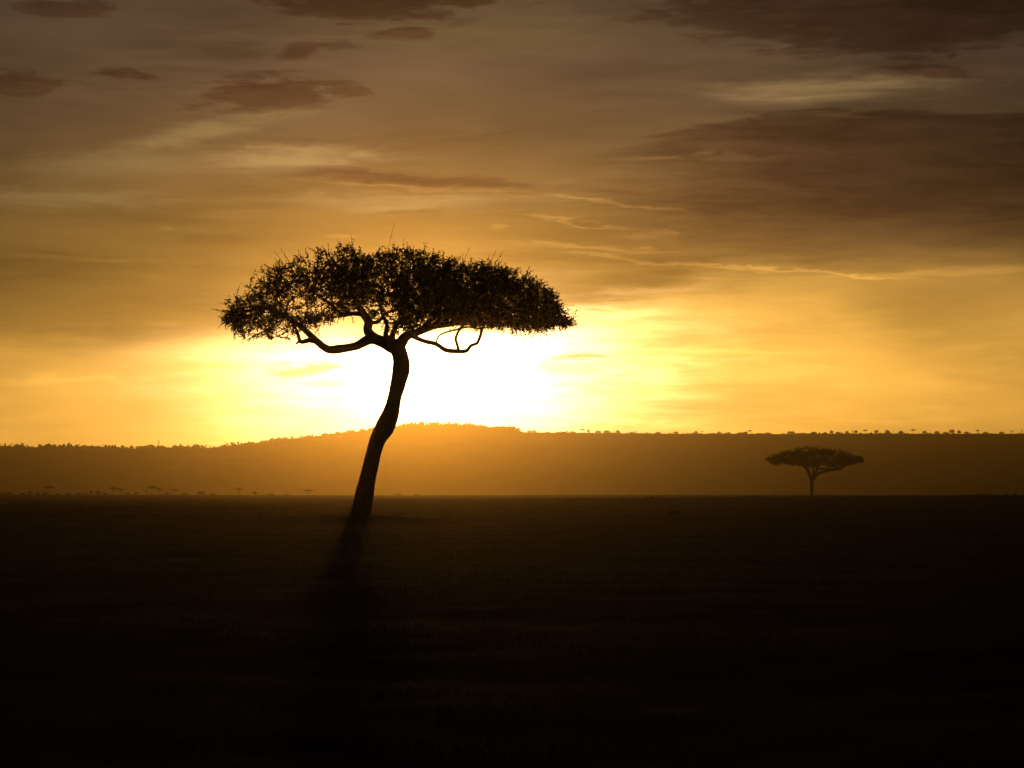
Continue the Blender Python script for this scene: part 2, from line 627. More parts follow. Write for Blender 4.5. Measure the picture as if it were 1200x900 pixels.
# ----------------------------------------------------------------------------
# leaves and branching
# ----------------------------------------------------------------------------
def leaf_faces(pos, size, dirs=None, width=0.5, r=rng):
    """one small rhombic leaf per position"""
    n = len(pos)
    if dirs is None:
        dirs = r.normal(size=(n, 3))
    a = dirs / (np.linalg.norm(dirs, axis=1, keepdims=True) + 1e-9)
    b = np.cross(a, r.normal(size=(n, 3)))
    b /= np.linalg.norm(b, axis=1, keepdims=True) + 1e-9
    L = (size * r.uniform(0.6, 1.4, n))[:, None]
    W = L * width * 0.5
    v = np.stack([pos, pos + a * L * 0.5 + b * W, pos + a * L, pos + a * L * 0.5 - b * W], 1).reshape(-1, 3)
    f = np.arange(n * 4).reshape(-1, 4)
    return v, f


def colonize(seeds, attr, step, infl, kill, iters, r):
    """space colonisation; returns node positions and parents"""
    nodes = [np.asarray(s, float) for s in seeds]
    par = [-1] * len(nodes)
    A = np.asarray(attr, float)
    best = np.full(len(A), 1e9); bi = np.zeros(len(A), int)
    start = 0
    for it in range(iters):
        N = np.array(nodes[start:])
        if len(N):
            d = np.linalg.norm(A[:, None, :] - N[None, :, :], axis=2)
            k = d.argmin(1); dm = d[np.arange(len(A)), k]
            u = dm < best
            best[u] = dm[u]; bi[u] = k[u] + start
        keep = best > kill
        A = A[keep]; best = best[keep]; bi = bi[keep]
        if len(A) == 0:
            break
        act = best < infl
        if not act.any():
            break
        start = len(nodes)
        nodes_arr = np.array(nodes)
        idx = bi[act]
        v = A[act] - nodes_arr[idx]
        v /= np.linalg.norm(v, axis=1, keepdims=True) + 1e-9
        u, inv = np.unique(idx, return_inverse=True)
        acc = np.zeros((len(u), 3))
        np.add.at(acc, inv, v)
        acc += r.normal(0, 0.32, acc.shape) * np.linalg.norm(acc, axis=1, keepdims=True)
        nrm = np.linalg.norm(acc, axis=1, keepdims=True)
        acc /= nrm + 1e-9
        for q, node in enumerate(u):
            nodes.append(nodes_arr[node] + acc[q] * step)
            par.append(int(node))
    return np.array(nodes), np.array(par)


def branch_mesh(nodes, par, nseed, r_tip, expo, r_max, sides=5):
    n = len(nodes)
    kids = [[] for _ in range(n)]
    for i in range(n):
        if par[i] >= 0:
            kids[par[i]].append(i)
    acc = np.zeros(n)
    rad = np.zeros(n)
    for i in range(n - 1, -1, -1):
        rad[i] = max(acc[i], r_tip ** expo) ** (1 / expo)
        if par[i] >= 0:
            acc[par[i]] += rad[i] ** expo
    rad = np.minimum(rad, r_max)
    tb = Tubes()
    tips = [i for i in range(nseed, n) if not kids[i]]
    # follow the strongest child from each branch start
    starts = []
    for i in range(n):
        if not kids[i]:
            continue
        ks = sorted(kids[i], key=lambda k: -rad[k])
        starts += [(i, k) for k in (ks if i < nseed else ks[1:])]
    for p, k in starts:
        chain = [p, k]
        while kids[chain[-1]]:
            chain.append(max(kids[chain[-1]], key=lambda q: rad[q]))
        pts = nodes[chain].copy()
        rr = rad[chain].copy()
        rr[0] = min(rr[0], rr[1] * 1.25)
        if len(pts) > 3:
            pts[1:-1] = 0.25 * pts[:-2] + 0.5 * pts[1:-1] + 0.25 * pts[2:]
        tb.add(pts, rr, sides if rr[1] > 0.02 else 3)
    return tb, tips, rad


# ----------------------------------------------------------------------------
# the great acacia
# ----------------------------------------------------------------------------
def build_great_acacia():
    D = TREE_D
    s = D / F                                    # metres per photo pixel at the tree
    bx = (422 - 600) * s
    bz = float(ground_z(bx, D))
    r = np.random.default_rng(21)

    def P(px, py, dep=0.0):
        k = (D + dep) / D
        return np.array([(px - 600) * s * k - bx, dep, CAM_H + (HORIZON - py) * s * k - bz])

    root = thing("acacia_tree", "tall leaning acacia with wide flat dark crown in front of the setting sun",
                 "tree", (bx, D, bz))
    # trunk -------------------------------------------------------------
    tp = [(421, 618, 18.5), (422, 612.5, 14.6), (424.6, 596, 11.9), (427.5, 578, 10.7), (430.5, 562, 9.7), (434.4, 547, 9.1),
          (438.5, 530, 8.8), (443.2, 515, 9.2), (450.6, 501, 11.2), (457.6, 485, 9.3), (463, 463, 8.1), (467.2, 446, 9.2),
          (469.6, 434, 10.4), (469.6, 422, 9.4), (466.0, 410, 9.2), (460.0, 402.5, 9.6)]
    raw = np.array([[*P(a, b, 0.25 * math.sin(i * 0.7)), c * s] for i, (a, b, c) in enumerate(tp)])
    sp = spline(raw, 90)
    tb = Tubes()
    tb.add(sp[:, :3], sp[:, 3], 28, bark=0.035)
    v, f = tb.data()
    mesh_obj("trunk", v, f, M_BARK, root, smooth=True)
    # limbs ---------------------------------------------------------------
    limbs = [  # px, py, depth, radius px
        # left limb that dips and climbs into the left of the crown
        [(464, 408, 0.0, 8.5), (449, 400.5, -.1, 7.0), (434, 397, -.3, 6.2), (417, 405.5, -.6, 5.0), (397, 408.6, -1.0, 4.9), (384, 408.8, -1.1, 4.6),
         (371, 399.5, -1.2, 4.0), (356, 386, -1.2, 3.3), (342, 376, -1.0, 2.4), (322, 366, -.8, 1.7), (305, 358, -.8, 1.1)],
        # short fork under the left limb
        [(372, 400.5, -1.2, 3.0), (362, 398.5, -1.3, 2.8), (352, 400, -1.5, 2.4), (348, 389, -1.7, 1.9), (343, 380, -1.9, 1.3), (333, 368, -2.2, 1.0)],
        [(353, 400, -1.5, 1.6), (349, 400.8, -1.5, 1.4), (346, 403.5, -1.5, 0.9)],
        # middle limb rising from the fork
        [(447, 401, -.1, 6.0), (436, 394, -.2, 6.0), (430.5, 386, 0.1, 5.4), (431.5, 377, .3, 5.0), (425, 367, .4, 4.6), (418, 356, .5, 3.6), (413, 342, .7, 2.4), (407, 325, .9, 1.5)],
        [(425, 367.5, .4, 3.2), (412, 367, .2, 2.6), (400, 368.6, -.2, 2.4), (390, 358, -.6, 1.9), (377, 349, -1.0, 1.4), (360, 338, -1.2, 1.0)],
        # curling branch to the right of the middle limb
        [(431.5, 377, .3, 2.6), (438, 377.8, .4, 2.2), (443.5, 376.4, .6, 2.1), (450.5, 368.8, .8, 1.8), (458.5, 364.2, 1.0, 1.7), (470, 362, 1.2, 1.5), (482, 353, 1.5, 1.1)],
        # upright limb over the fork
        [(461, 405, .2, 6.0), (459, 396, .8, 4.2), (463, 384, 1.3, 3.0), (470, 372, 1.8, 2.5), (476, 355, 2.0, 2.0), (480, 335, 2.1, 1.4)],
        [(459, 403, -.2, 5.0), (452, 393, -1.0, 3.2), (453, 380, -1.6, 2.3), (446, 362, -2.0, 1.9), (448, 340, -2.4, 1.3)],
        # long right limb
        [(466, 410, 0.0, 8.0), (471, 400, .1, 6.6), (477, 393.5, .1, 5.6), (490, 388.5, .2, 4.6), (508, 381.8, .1, 4.0), (524, 379.8, 0.0, 3.6),
         (540, 377, -.2, 3.3), (556, 373, -.4, 2.8), (578, 369, -.5, 2.2), (600, 366, -.5, 1.6), (622, 364, -.4, 1.0)],
        [(490, 389, .2, 3.2), (506, 374, .9, 2.6), (526, 359, 1.7, 2.0), (548, 347, 2.2, 1.4), (568, 338, 2.4, 1.0)],
        [(508, 382, .1, 2.6), (520, 371, -1.2, 2.2), (538, 359, -2.3, 1.7), (556, 350, -2.9, 1.1)],
        # the hanging looped branch on the right
        [(480, 392, -.1, 2.8), (491, 397.5, -.7, 2.6), (500, 400.4, -1.1, 2.5), (511, 403, -1.5, 2.5), (522, 410, -1.7, 2.7), (534, 411.6, -1.8, 2.5), (546, 411.4, -1.8, 2.3),
         (552, 405, -1.7, 2.0), (559, 402, -1.6, 1.9), (562.6, 394, -1.4, 1.9), (565, 385, -1.2, 1.8), (570, 374, -1.0, 1.3)],
        [(537.5, 410.5, -1.8, 2.0), (535.5, 403, -1.7, 1.7), (534, 397, -1.6, 1.7), (536.5, 389.5, -1.4, 1.6), (541, 383, -1.2, 1.5), (549, 376, -1.0, 1.1)],
        [(511, 403, -1.5, 1.2), (513, 395.5, -1.6, 1.0), (519, 390.5, -1.6, 1.1), (533, 386.6, -1.5, 1.2), (548, 383, -1.4, 1.1), (564, 384.5, -1.3, 1.0), (590, 380, -1.2, .8)],
    ]
    seeds = []
    for li, L in enumerate(limbs):
        raw = np.array([[*P(a, b, c), d * s * (1.0 if d > 2 else 0.92)] for a, b, c, d in L])
        n = max(14, 5 * len(L))
        sp = spline(raw, n)
        sp[:, 3] = np.maximum(sp[:, 3], 0.02)
        tb = Tubes()
        tb.add(sp[:, :3], sp[:, 3], 12, bark=0.05)
        v, f = tb.data()
        mesh_obj("limb", v, f, M_BARK, root, smooth=True)
        if li == 2:
            continue
        lo = {0: 0.55, 1: .55, 3: .45, 4: .3, 5: .35, 6: .4, 7: .4, 8: .33, 9: .3, 10: .3, 11: .9, 12: .75, 13: .6}[li]
        seeds += [q[:3] for q in sp[int(n * lo):]]
    # crown volume ---------------------------------------------------------
    top = np.array([(264, 372), (268, 352), (276, 337), (292, 323), (306, 314), (320, 309), (338, 302), (350, 296), (370, 290),
                    (388, 286), (412, 286), (426, 293), (440, 288), (456, 285), (482, 286), (500, 290), (515, 298), (540, 304),
                    (562, 303), (586, 306), (606, 314), (626, 324), (642, 332), (652, 344), (657, 358), (668, 374)])
    bot = np.array([(264, 376), (272, 386), (282, 393), (296, 399), (314, 398), (332, 396), (348, 391), (362, 384), (380, 378), (400, 372),
                    (416, 364), (430, 362), (446, 380), (462, 391), (480, 389), (500, 379), (520, 377), (545, 379), (565, 384), (600, 387),
                    (626, 386), (650, 384), (668, 379)])
    cl = Waves(33, 1.2, 3.2, 20); cl2 = Waves(34, 1.0, 3.0, 20); cl3 = Waves(35, 0.9, 2.6, 20)

    def sample(n, squeeze=1.0):
        out = []
        while len(out) < n:
            px = r.uniform(264, 668)
            t, b = np.interp(px, top[:, 0], top[:, 1]), np.interp(px, bot[:, 0], bot[:, 1])
            e = math.sqrt(max(0.0, 1 - ((px - 466) / 206) ** 2))
            w = r.uniform(-1, 1)
            w = math.copysign(abs(w) ** 0.85, w)
            dep = w * 5.4 * e
            h = b - t
            tt = t + h * 0.34 * w * w
            bb = b - h * 0.10 * w * w
            u = r.uniform(0, 1) ** 0.9
            py = tt + (bb - tt) * u
            p = P(px, py + 3.0 * (1 - u), dep)
            # foliage gathers in clumps; the left of the crown is looser than the right
            c = cl(p[0], p[2] * 1.4) + 0.7 * cl2(p[1], p[2] * 1.2) + 0.5 * cl3(p[0] + p[1], p[1] - p[0])
            thr = -1.2 if px > 490 else (-0.25 if px > 385 else 0.2)
            if u < 0.28:
                thr -= 0.8 if px > 385 else 0.45
            # open pockets above the fork
            for hx_, hy_, ha, hb in ((450, 364, 15, 9), (418, 372, 16, 12), (372, 362, 12, 7), (430, 352, 10, 6), (404, 352, 10, 5),
                                     (352, 352, 10, 5), (640, 357, 8, 5), (500, 376, 22, 7), (312, 368, 12, 6)):
                q = ((px - hx_) / ha) ** 2 + ((py - hy_) / hb) ** 2
                if q < 1.0:
                    thr += 1.6 * (1 - q) + 0.35
            if c > thr:
                out.append(p)
        return np.array(out)

    attr = sample(9000)
    nodes, par = colonize(seeds, attr, 0.14, 3.0, 0.20, 150, r)
    tb, tips, rad = branch_mesh(nodes, par, len(seeds), 0.0105, 2.25, 0.085)
    # fine twigs with leaf tufts -------------------------------------------
    centre = P(466, 352)
    LP, LD = [], []
    nodes_kids = np.bincount(par[par >= 0], minlength=len(nodes))
    sites = [i for i in range(len(seeds), len(nodes)) if nodes_kids[i] == 0 or r.uniform() < (0.45 if nodes[i][0] > 1.6 else 0.22)]
    for i in sites:
        p = nodes[i]
        out_dir = (p - centre) * np.array([0.10, 0.10, 0.45])
        pd = p - nodes[par[i]]
        pd /= np.linalg.norm(pd) + 1e-9
        for _ in range(4 if nodes_kids[i] == 0 else 2):
            d = pd * 0.8 + out_dir * 0.35 + r.normal(0, 0.55, 3)
            d /= np.linalg.norm(d)
            L = r.uniform(0.14, 0.42) * (1.9 if r.uniform() < 0.13 else 1.0)
            bend = r.normal(0, 0.45, 3)
            ts = np.linspace(0, 1, 5)[:, None]
            pts = p + d * L * ts + bend * L * ts * ts * 0.6
            tb.add(pts, np.linspace(0.012, 0.007, 5), 3)
            m = int(r.integers(7, 15))
            tt = r.uniform(0.15, 1.0, m)[:, None]
            q = p + d * L * tt + bend * L * tt * tt * 0.6 + r.normal(0, 0.012, (m, 3))
            LP.append(q)
            LD.append(d * 0.4 + r.normal(0, 1, (m, 3)))
    # bare fine twigs hanging below and sticking out of the crown
    v, f = tb.data()
    tw = mesh_obj("twigs", v, f, M_TWIG, root)
    tw['kind'] = 'stuff'
    LP = np.concatenate(LP); LD = np.concatenate(LD)
    v, f = leaf_faces(LP, 0.070, LD, 0.58, r)
    cr = mesh_obj("crown", v, f, M_LEAF, root)
    cr['kind'] = 'stuff'
    print("great acacia: nodes", len(nodes), "tips", len(tips), "leaves", len(LP))
    return root


build_great_acacia()


# ----------------------------------------------------------------------------
# the second, hazy acacia beyond the rise
# ----------------------------------------------------------------------------
def build_second_acacia():
    D = 500.0
    s = D / F
    bx = (951 - 600) * s
    bz = float(ground_z(bx, D)) - 0.05
    r = np.random.default_rng(5)

    def P(px, py, dep=0.0):
        k = (D + dep) / D
        return np.array([(px - 600) * s * k - bx, dep, CAM_H + (HORIZON - py) * s * k - bz])

    root = thing("acacia_tree", "hazy umbrella-shaped acacia standing alone beyond the grassy rise, below the ridge",
                 "tree", (bx, D, bz))
    base = P(951, 590)
    base[2] = -0.1
    tr = np.array([[*base, 2.6 * s], [*P(951, 583), 2.2 * s], [*P(951.2, 572), 2.0 * s], [*P(951, 562), 2.2 * s]])
    sp = spline(tr, 20)
    tb = Tubes(); tb.add(sp[:, :3], sp[:, 3], 12, 0.05)
    v, f = tb.data()
    mesh_obj("trunk", v, f, M_BARK, root, smooth=True)
    limbs = [[(951, 563, 0, 1.9), (948, 555, 0, 1.6), (944, 548, 0, 1.3), (936, 541, 0, .8), (922, 537, 0, .5)],
             [(951, 563, 0, 2.0), (955, 556, .2, 1.5), (958, 548, .4, 1.2), (962, 538, .6, .7)],
             [(952, 562, 0, 1.7), (956, 557.5, -.2, 1.5), (962, 553.6, -.4, 1.3), (974, 551, -.6, 1.1), (987, 547, -.6, .8), (998, 541, -.6, .4)],
             [(958, 549, .4, .9), (970, 549.8, .8, .8), (984, 550, 1.1, .7), (990, 546, 1.4, .4)],
             [(950, 560, 0, 1.0), (948, 552, 2.0, .9), (944, 543, 4.0, .6)],
             [(952, 559, 0, 1.0), (953, 552, -2.0, .9), (952, 543, -4.0, .6)]]
    seeds = []
    for L in limbs:
        raw = np.array([[*P(a, b, c), d * s * 1.2] for a, b, c, d in L])
        sp = spline(raw, 18)
        tb = Tubes(); tb.add(sp[:, :3], sp[:, 3], 8, 0.04)
        v, f = tb.data()
        mesh_obj("limb", v, f, M_BARK, root, smooth=True)
        seeds += [q[:3] for q in sp[9:]]
    top = np.array([(898, 536), (904, 533.5), (912, 531.5), (920, 527.5), (930, 524.5), (950, 522.5), (972, 523.6), (984, 527), (994, 529.5), (1003, 533), (1010, 537)])
    bot = np.array([(898, 541), (908, 545), (916, 545), (940, 546.5), (960, 546), (976, 547.5), (990, 546.5), (1002, 543.5), (1010, 541)])
    w = Waves(44, 1.5, 5, 20)
    A = []
    while len(A) < 1500:
        px = r.uniform(898, 1010)
        t, b = np.interp(px, top[:, 0], top[:, 1]), np.interp(px, bot[:, 0], bot[:, 1])
        e = 0.25 + 0.75 * math.sqrt(max(0, 1 - ((px - 954) / 57) ** 2))
        q = r.uniform(-1, 1)
        u = r.uniform()
        py = t + (b - t) * (0.3 * q * q + u * (1 - 0.35 * q * q))
        p = P(px, py, q * 9.0 * e)
        if w(p[0], p[2] * 2) + 0.6 * w(p[1], p[2]) > -0.6:
            A.append(p)
    nodes, par = colonize(seeds, A, 0.35, 6, 0.6, 90, r)
    tb, tips, rad = branch_mesh(nodes, par, len(seeds), 0.02, 2.2, 0.12, 4)
    v, f = tb.data()
    tw = mesh_obj("twigs", v, f, M_TWIG, root)
    tw['kind'] = 'stuff'
    pts = np.concatenate([nodes[len(seeds):], np.array(A)])
    LP = np.repeat(pts, 6, axis=0) + r.normal(0, 0.20, (len(pts) * 6, 3)) * np.array([1.2, 1.2, 0.7])
    v, f = leaf_faces(LP, 0.24, None, 0.6, r)
    cr = mesh_obj("crown", v, f, M_LEAF, root)
    cr['kind'] = 'stuff'


build_second_acacia()


# ----------------------------------------------------------------------------
# small far trees: a few kinds, each with trunk and crown, copied
# ----------------------------------------------------------------------------
def small_tree(kind, name, seed):
    """unit tree: about 1 m wide crown and 1 m tall; scaled where it stands"""
    r = np.random.default_rng(seed)
    root = bpy.data.objects.new(name, None)
    tb = Tubes()
    if kind == 'flat':
        tb.add([(0, 0, -0.06), (0.01, 0, .3), (0.0, 0, .55)], [.035, .026, .022], 6)
        for a in np.linspace(0, 2 * np.pi, 6)[:-1] + r.uniform(0, 1):
            tb.add([(0, 0, .50), (.14 * np.cos(a), .14 * np.sin(a), .66), (.3 * np.cos(a), .3 * np.sin(a), .80)], [.018, .014, .008], 4)
        n = 420
        a = r.uniform(0, 2 * np.pi, n); q = np.sqrt(r.uniform(0, 1, n)) * r.uniform(0.85, 1.1, n)
        z = .77 + .20 * (1 - q ** 2) * r.uniform(0, 1, n) + 0.04 * np.sin(3 * a + seed)
        pts = np.stack([.5 * q * np.cos(a), .5 * q * np.sin(a), z], -1)
        size = .075
    elif kind == 'round':
        tb.add([(0, 0, -0.06), (0.02, 0, .2), (0.0, 0, .45)], [.05, .04, .03], 6)
        for a in np.linspace(0, 2 * np.pi, 5)[:-1]:
            tb.add([(0, 0, .25), (.12 * np.cos(a), .12 * np.sin(a), .45), (.25 * np.cos(a), .25 * np.sin(a), .62)], [.025, .018, .01], 4)
        n = 480
        c = np.array([(0, 0, .62, .36), (.22, .05, .52, .25), (-.24, -.05, .54, .26), (.03, .1, .76, .22), (0, -.1, .40, .33)])
        k = r.integers(0, len(c), n)
        d = r.normal(size=(n, 3)); d /= np.linalg.norm(d, axis=1, keepdims=True)
        pts = c[k, :3] + d * (c[k, 3] * r.uniform(.55, 1, n) ** .6)[:, None] * np.array([1, 1, .8])
        size = .10
    elif kind == 'bush':
        for a in np.linspace(0, 2 * np.pi, 6)[:-1]:
            tb.add([(0, 0, -.08), (.12 * np.cos(a), .12 * np.sin(a), .25), (.28 * np.cos(a), .28 * np.sin(a), .55)], [.03, .02, .01], 4)
        n = 480
        a = r.uniform(0, 2 * np.pi, n); q = np.sqrt(r.uniform(0, 1, n))
        hgt = (.55 + .4 * np.sqrt(np.maximum(0, 1 - q ** 2)) * (0.8 + .2 * np.sin(2 * a + seed)))
        pts = np.stack([.5 * q * np.cos(a), .5 * q * np.sin(a), hgt * r.uniform(0.0, 1, n) ** .5], -1)
        size = .12
    else:  # 'spare': thin open tree
        tb.add([(0, 0, -0.06), (0.03, 0, .4), (-.02, 0, .8)], [.035, .026, .012], 5)
        tb.add([(0.03, 0, .4), (0.2, 0.05, .6), (.3, 0, .78)], [.02, .014, .008], 4)
        tb.add([(0.02, 0, .5), (-.2, -.05, .68), (-.32, 0, .82)], [.02, .014, .008], 4)
        n = 170
        c = np.array([(-.02, 0, .9, .12), (.3, 0, .82, .16), (-.32, 0, .86, .15), (.1, .1, .8, .1)])
        k = r.integers(0, len(c), n)
        d = r.normal(size=(n, 3)); d /= np.linalg.norm(d, axis=1, keepdims=True)
        pts = c[k, :3] + d * (c[k, 3] * r.uniform(.3, 1, n))[:, None] * np.array([1.2, 1, .7])
        size = .09
    v, f = tb.data()
    parts = []
    me = mesh_obj("trunk", v, f, M_TWIG)
    parts.append(me)
    d = r.normal(size=(n, 3)) * np.array([1, 1, .7])
    v, f = leaf_faces(pts, size, d, .75, r)
    cr = mesh_obj("crown", v, f, M_BUSH)
    parts.append(cr)
    return root, parts


KINDS = {}
for kd, ct in (('flat', 3), ('round', 3), ('bush', 3), ('spare', 2)):
    KINDS[kd] = []
    for q in range(ct):
        root, parts = small_tree(kd, kd, 100 + 7 * q + len(kd))
        meshes = [p.data for p in parts]
        names = [p.name.split('.')[0] for p in parts]
        for p in parts:
            bpy.data.objects.remove(p)
        bpy.data.objects.remove(root)
        KINDS[kd].append(list(zip(names, meshes)))


def plant(name, kind, var, loc, rot, sc, label, cat, group=None):
    o = thing(name, label, cat, loc, group)
    o.rotation_euler = (0, 0, rot)
    o.scale = sc
    for nm, me in KINDS[kind][var % len(KINDS[kind])]:
        c = bpy.data.objects.new("stem" if (kind == 'bush' and nm == 'trunk') else nm, me)
        COL.objects.link(c)
        c.parent = o
    return o


# ---- trees and bushes strung along the far plain at the foot of the hill -----
FAR_D = 840.0
sF = FAR_D / F
far = [  # px, width, height px, kind, label
    (58, 12.5, 11.5, 'flat', "tallest flat-topped acacia on the far plain, low bushes at its foot", "tree"),
    (53.5, 7, 4.5, 'bush', "low bush beside the tallest acacia on the far plain", "bush"),
    (134, 10, 10, 'flat', "flat-topped acacia on the far plain, leaning shorter tree touching it", "tree"),
    (142, 8.5, 7.5, 'flat', "shorter sloping acacia against a flat-topped one on the far plain", "tree"),
    (178.5, 12, 11, 'flat', "broad acacia on the far plain directly below the mast", "tree"),
    (187, 9, 8.5, 'flat', "small acacia at the side of the broad acacia below the mast", "tree"),
    (171.5, 6, 6.5, 'spare', "thin open tree at the side of the broad acacia below the mast", "tree"),
    (205, 10.5, 7.5, 'flat', "low wide acacia alone between mast and dark round bush on the far plain", "tree"),
    (236, 9, 5.0, 'bush', "dark round bush standing alone on the far plain", "bush"),
    (280, 11, 9, 'flat', "acacia on the far plain where the hill begins to climb", "tree"),
    (270.5, 7, 4.5, 'spare', "thin low tree beside the acacia where the hill begins to climb", "tree"),
    (299, 6, 4.5, 'round', "small round tree on the plain beneath the climbing hillside", "tree"),
    (361, 12, 7, 'flat', "faint acacia in golden haze nearest the great acacia's trunk", "tree"),
]
for i, (px, w, h, kd, lb, ct) in enumerate(far):
    D = FAR_D + 20 * math.sin(i * 2.1)
    x = (px - 600) / F * D
    z = float(ground_z(x, D)) - 0.1
    plant("acacia_tree" if kd == 'flat' else ("bush" if ct == 'bush' else "small_tree"), kd, i,
          (x, D, z), i * 1.3, (w * sF, w * sF, h * sF), lb, ct)
PLAIN = [(50, "on the tallest acacia's side away from the sun"),
         (95, "just sunward of the tallest acacia"),
         (128, "on the shaded side of the leaning pair of acacias"),
         (168, "between the leaning pair and the broad acacia below the mast"),
         (230, "between broad acacia below the mast and lone round bush"),
         (300, "between lone round bush and the acacia where the hill climbs"),
         (400, "beside the faint acacia in golden haze"),
         (700, "in golden haze on the sunny side of the great trunk")]
for i, (px, w, h, kd) in enumerate([(3, 6, 4, 'bush'), (11.5, 8, 4.2, 'bush'), (27, 6, 3.2, 'bush'), (36, 7, 5.2, 'round'), (45, 5, 4.6, 'bush'),
                                    (68, 6, 2.6, 'bush'), (80, 7, 3, 'bush'), (92, 6, 3.2, 'bush'), (101, 5, 3, 'bush'), (107.5, 5, 5.6, 'round'), (115.5, 7, 5.2, 'round'),
                                    (124, 6, 2.6, 'bush'), (150, 6, 3.4, 'bush'), (160, 5.5, 4.6, 'round'), (196, 6, 2.5, 'bush'),
                                    (217, 7, 2.5, 'bush'), (250, 8, 2.2, 'bush'), (318, 7, 2.2, 'bush'), (336, 6, 2, 'bush'), (466, 9, 3, 'bush'), (490, 8, 2.6, 'bush')]):
    D = FAR_D + 30 * math.sin(i * 1.7) - 10
    x = (px - 600) / F * D
    plant("bush", kd, i, (x, D, float(ground_z(x, D)) - 0.1), i * 0.9, (w * sF, w * sF, h * sF),
          "low bush on far plain " + next(t for lim, t in PLAIN if px < lim), "bush",
          "bushes on the far plain " + next(t for lim, t in PLAIN if px < lim))

# ---- trees standing up from the ridge against the sky -----------------------
sR = RIDGE_D / F
flatten = [(14, 4, 4.6, 'spare'), (22, 4, 4, 'spare'), (26, 5, 5, 'flat'), (47, 5, 3.6, 'round'), (57, 7, 4, 'round'), (64, 5, 3.4, 'bush'),
           (71, 6, 3.2, 'bush'), (81, 6, 2.8, 'bush'), (90, 4, 4.6, 'round'), (99, 4, 4.4, 'spare'), (114, 5, 3.4, 'bush'), (124, 4, 5, 'round'),
           (132, 5, 3, 'bush'), (144, 6, 4.2, 'round'), (154, 6, 4.2, 'round'), (162, 6, 3.4, 'bush'), (171, 4, 4.2, 'round'), (179, 6, 5, 'round'),
           (193, 5, 3, 'bush'), (204, 7, 4.2, 'round'), (219, 7, 3.6, 'bush'), (228, 5, 3.8, 'round'), (246, 5, 3.6, 'spare'), (262, 5, 3, 'bush'),
           (275, 6, 3.6, 'bush'), (284, 5, 3.2, 'bush'), (296, 6, 3.2, 'bush'), (308, 6, 3, 'bush'), (320, 6, 3.8, 'round'), (335, 6, 3.2, 'bush'), (342, 5, 3.6, 'round'),
           (362, 7, 3, 'bush'), (381, 8, 3, 'bush'), (395, 7, 3.2, 'bush'), (410, 7, 3.2, 'bush'), (424, 8, 2.8, 'bush'), (520, 8, 2, 'bush'), (548, 7, 2.2, 'bush'), (566, 7, 2.2, 'bush'),
           (580, 7, 2.5, 'bush'), (592, 6, 2.8, 'bush'), (602, 6, 3, 'bush'), (608, 5, 3.4, 'round'), (620, 6, 2.6, 'bush'), (626, 6, 3.4, 'bush'), (632.5, 4, 4.4, 'spare'),
           (642, 6, 2, 'bush'), (661, 5, 2, 'bush'), (682.5, 6, 5, 'flat'), (689.5, 4.5, 4.6, 'round'), (701, 7, 3.4, 'bush'), (711, 8, 3.6, 'bush'), (724, 7, 4, 'round'),
           (771, 7, 2.4, 'bush'), (792, 6, 3, 'bush'), (815.5, 5, 4, 'round'), (823, 5, 3.6, 'spare'), (843, 5, 3, 'round'), (868, 6, 2.8, 'bush'), (874, 5, 3.2, 'bush'),
           (879, 7, 4.6, 'flat'), (900, 6, 2.4, 'bush'), (927, 9, 3.6, 'bush'), (954, 6, 3, 'bush'), (974.5, 5, 4.6, 'round'), (982, 6, 2.6, 'bush'), (992.5, 5, 4, 'round'),
           (999, 3.4, 4, 'spare'), (1003, 5, 4.6, 'round'), (1014, 6, 5.2, 'flat'), (1027, 6, 4.8, 'round'), (1040, 8.5, 4.8, 'round'), (1056, 8, 4, 'round'), (1070, 6, 5.4, 'flat'),
           (1083.5, 6, 4, 'round'), (1098, 6, 3.6, 'bush'), (1108, 6, 2.4, 'bush'), (1115.5, 8, 6, 'round'), (1124, 6, 4.2, 'round'), (1133, 6, 2.8, 'bush'), (1146, 5, 5.2, 'flat'),
           (1155, 6, 2.4, 'bush'), (1174, 6, 2.8, 'bush'), (1186, 4, 3.8, 'spare'), (1197.5, 4, 4.4, 'spare')]
RIDGE_KIND = {
    'flat': ("acacia_tree", "tiny flat-topped tree", "tree", "flat-topped trees"),
    'round': ("ridge_tree", "tiny round-crowned tree", "tree", "round trees"),
    'spare': ("ridge_tree", "tiny thin tufted tree", "tree", "thin trees"),
    'bush': ("bush", "low dark bush", "bush", "bushes"),
}
SECTION = [(75, "on the low ridge's far end, well away from the mast"),
           (150, "on the low ridge, on the mast's side away from the sun"),
           (210, "on the low ridge close beside the radio mast"),
           (262, "on the low ridge between mast and climbing hillside"),
           (345, "on the lower half of the slope climbing to the hilltop"),
           (440, "on the upper half of the slope climbing to the hilltop"),
           (597, "on the hill's highest crest under the sun"),
           (636, "at the small step where the hilltop drops to the plateau"),
           (735, "on the plateau's edge just past the hilltop's step"),
           (860, "on the plateau skyline between hilltop and hazy acacia"),
           (940, "on the plateau skyline above the hazy acacia's sunward side"),
           (1010, "on the plateau skyline above the hazy acacia's shaded side"),
           (1108, "on the plateau skyline between hazy acacia and largest round tree"),
           (1300, "on the plateau skyline past the largest round tree")]
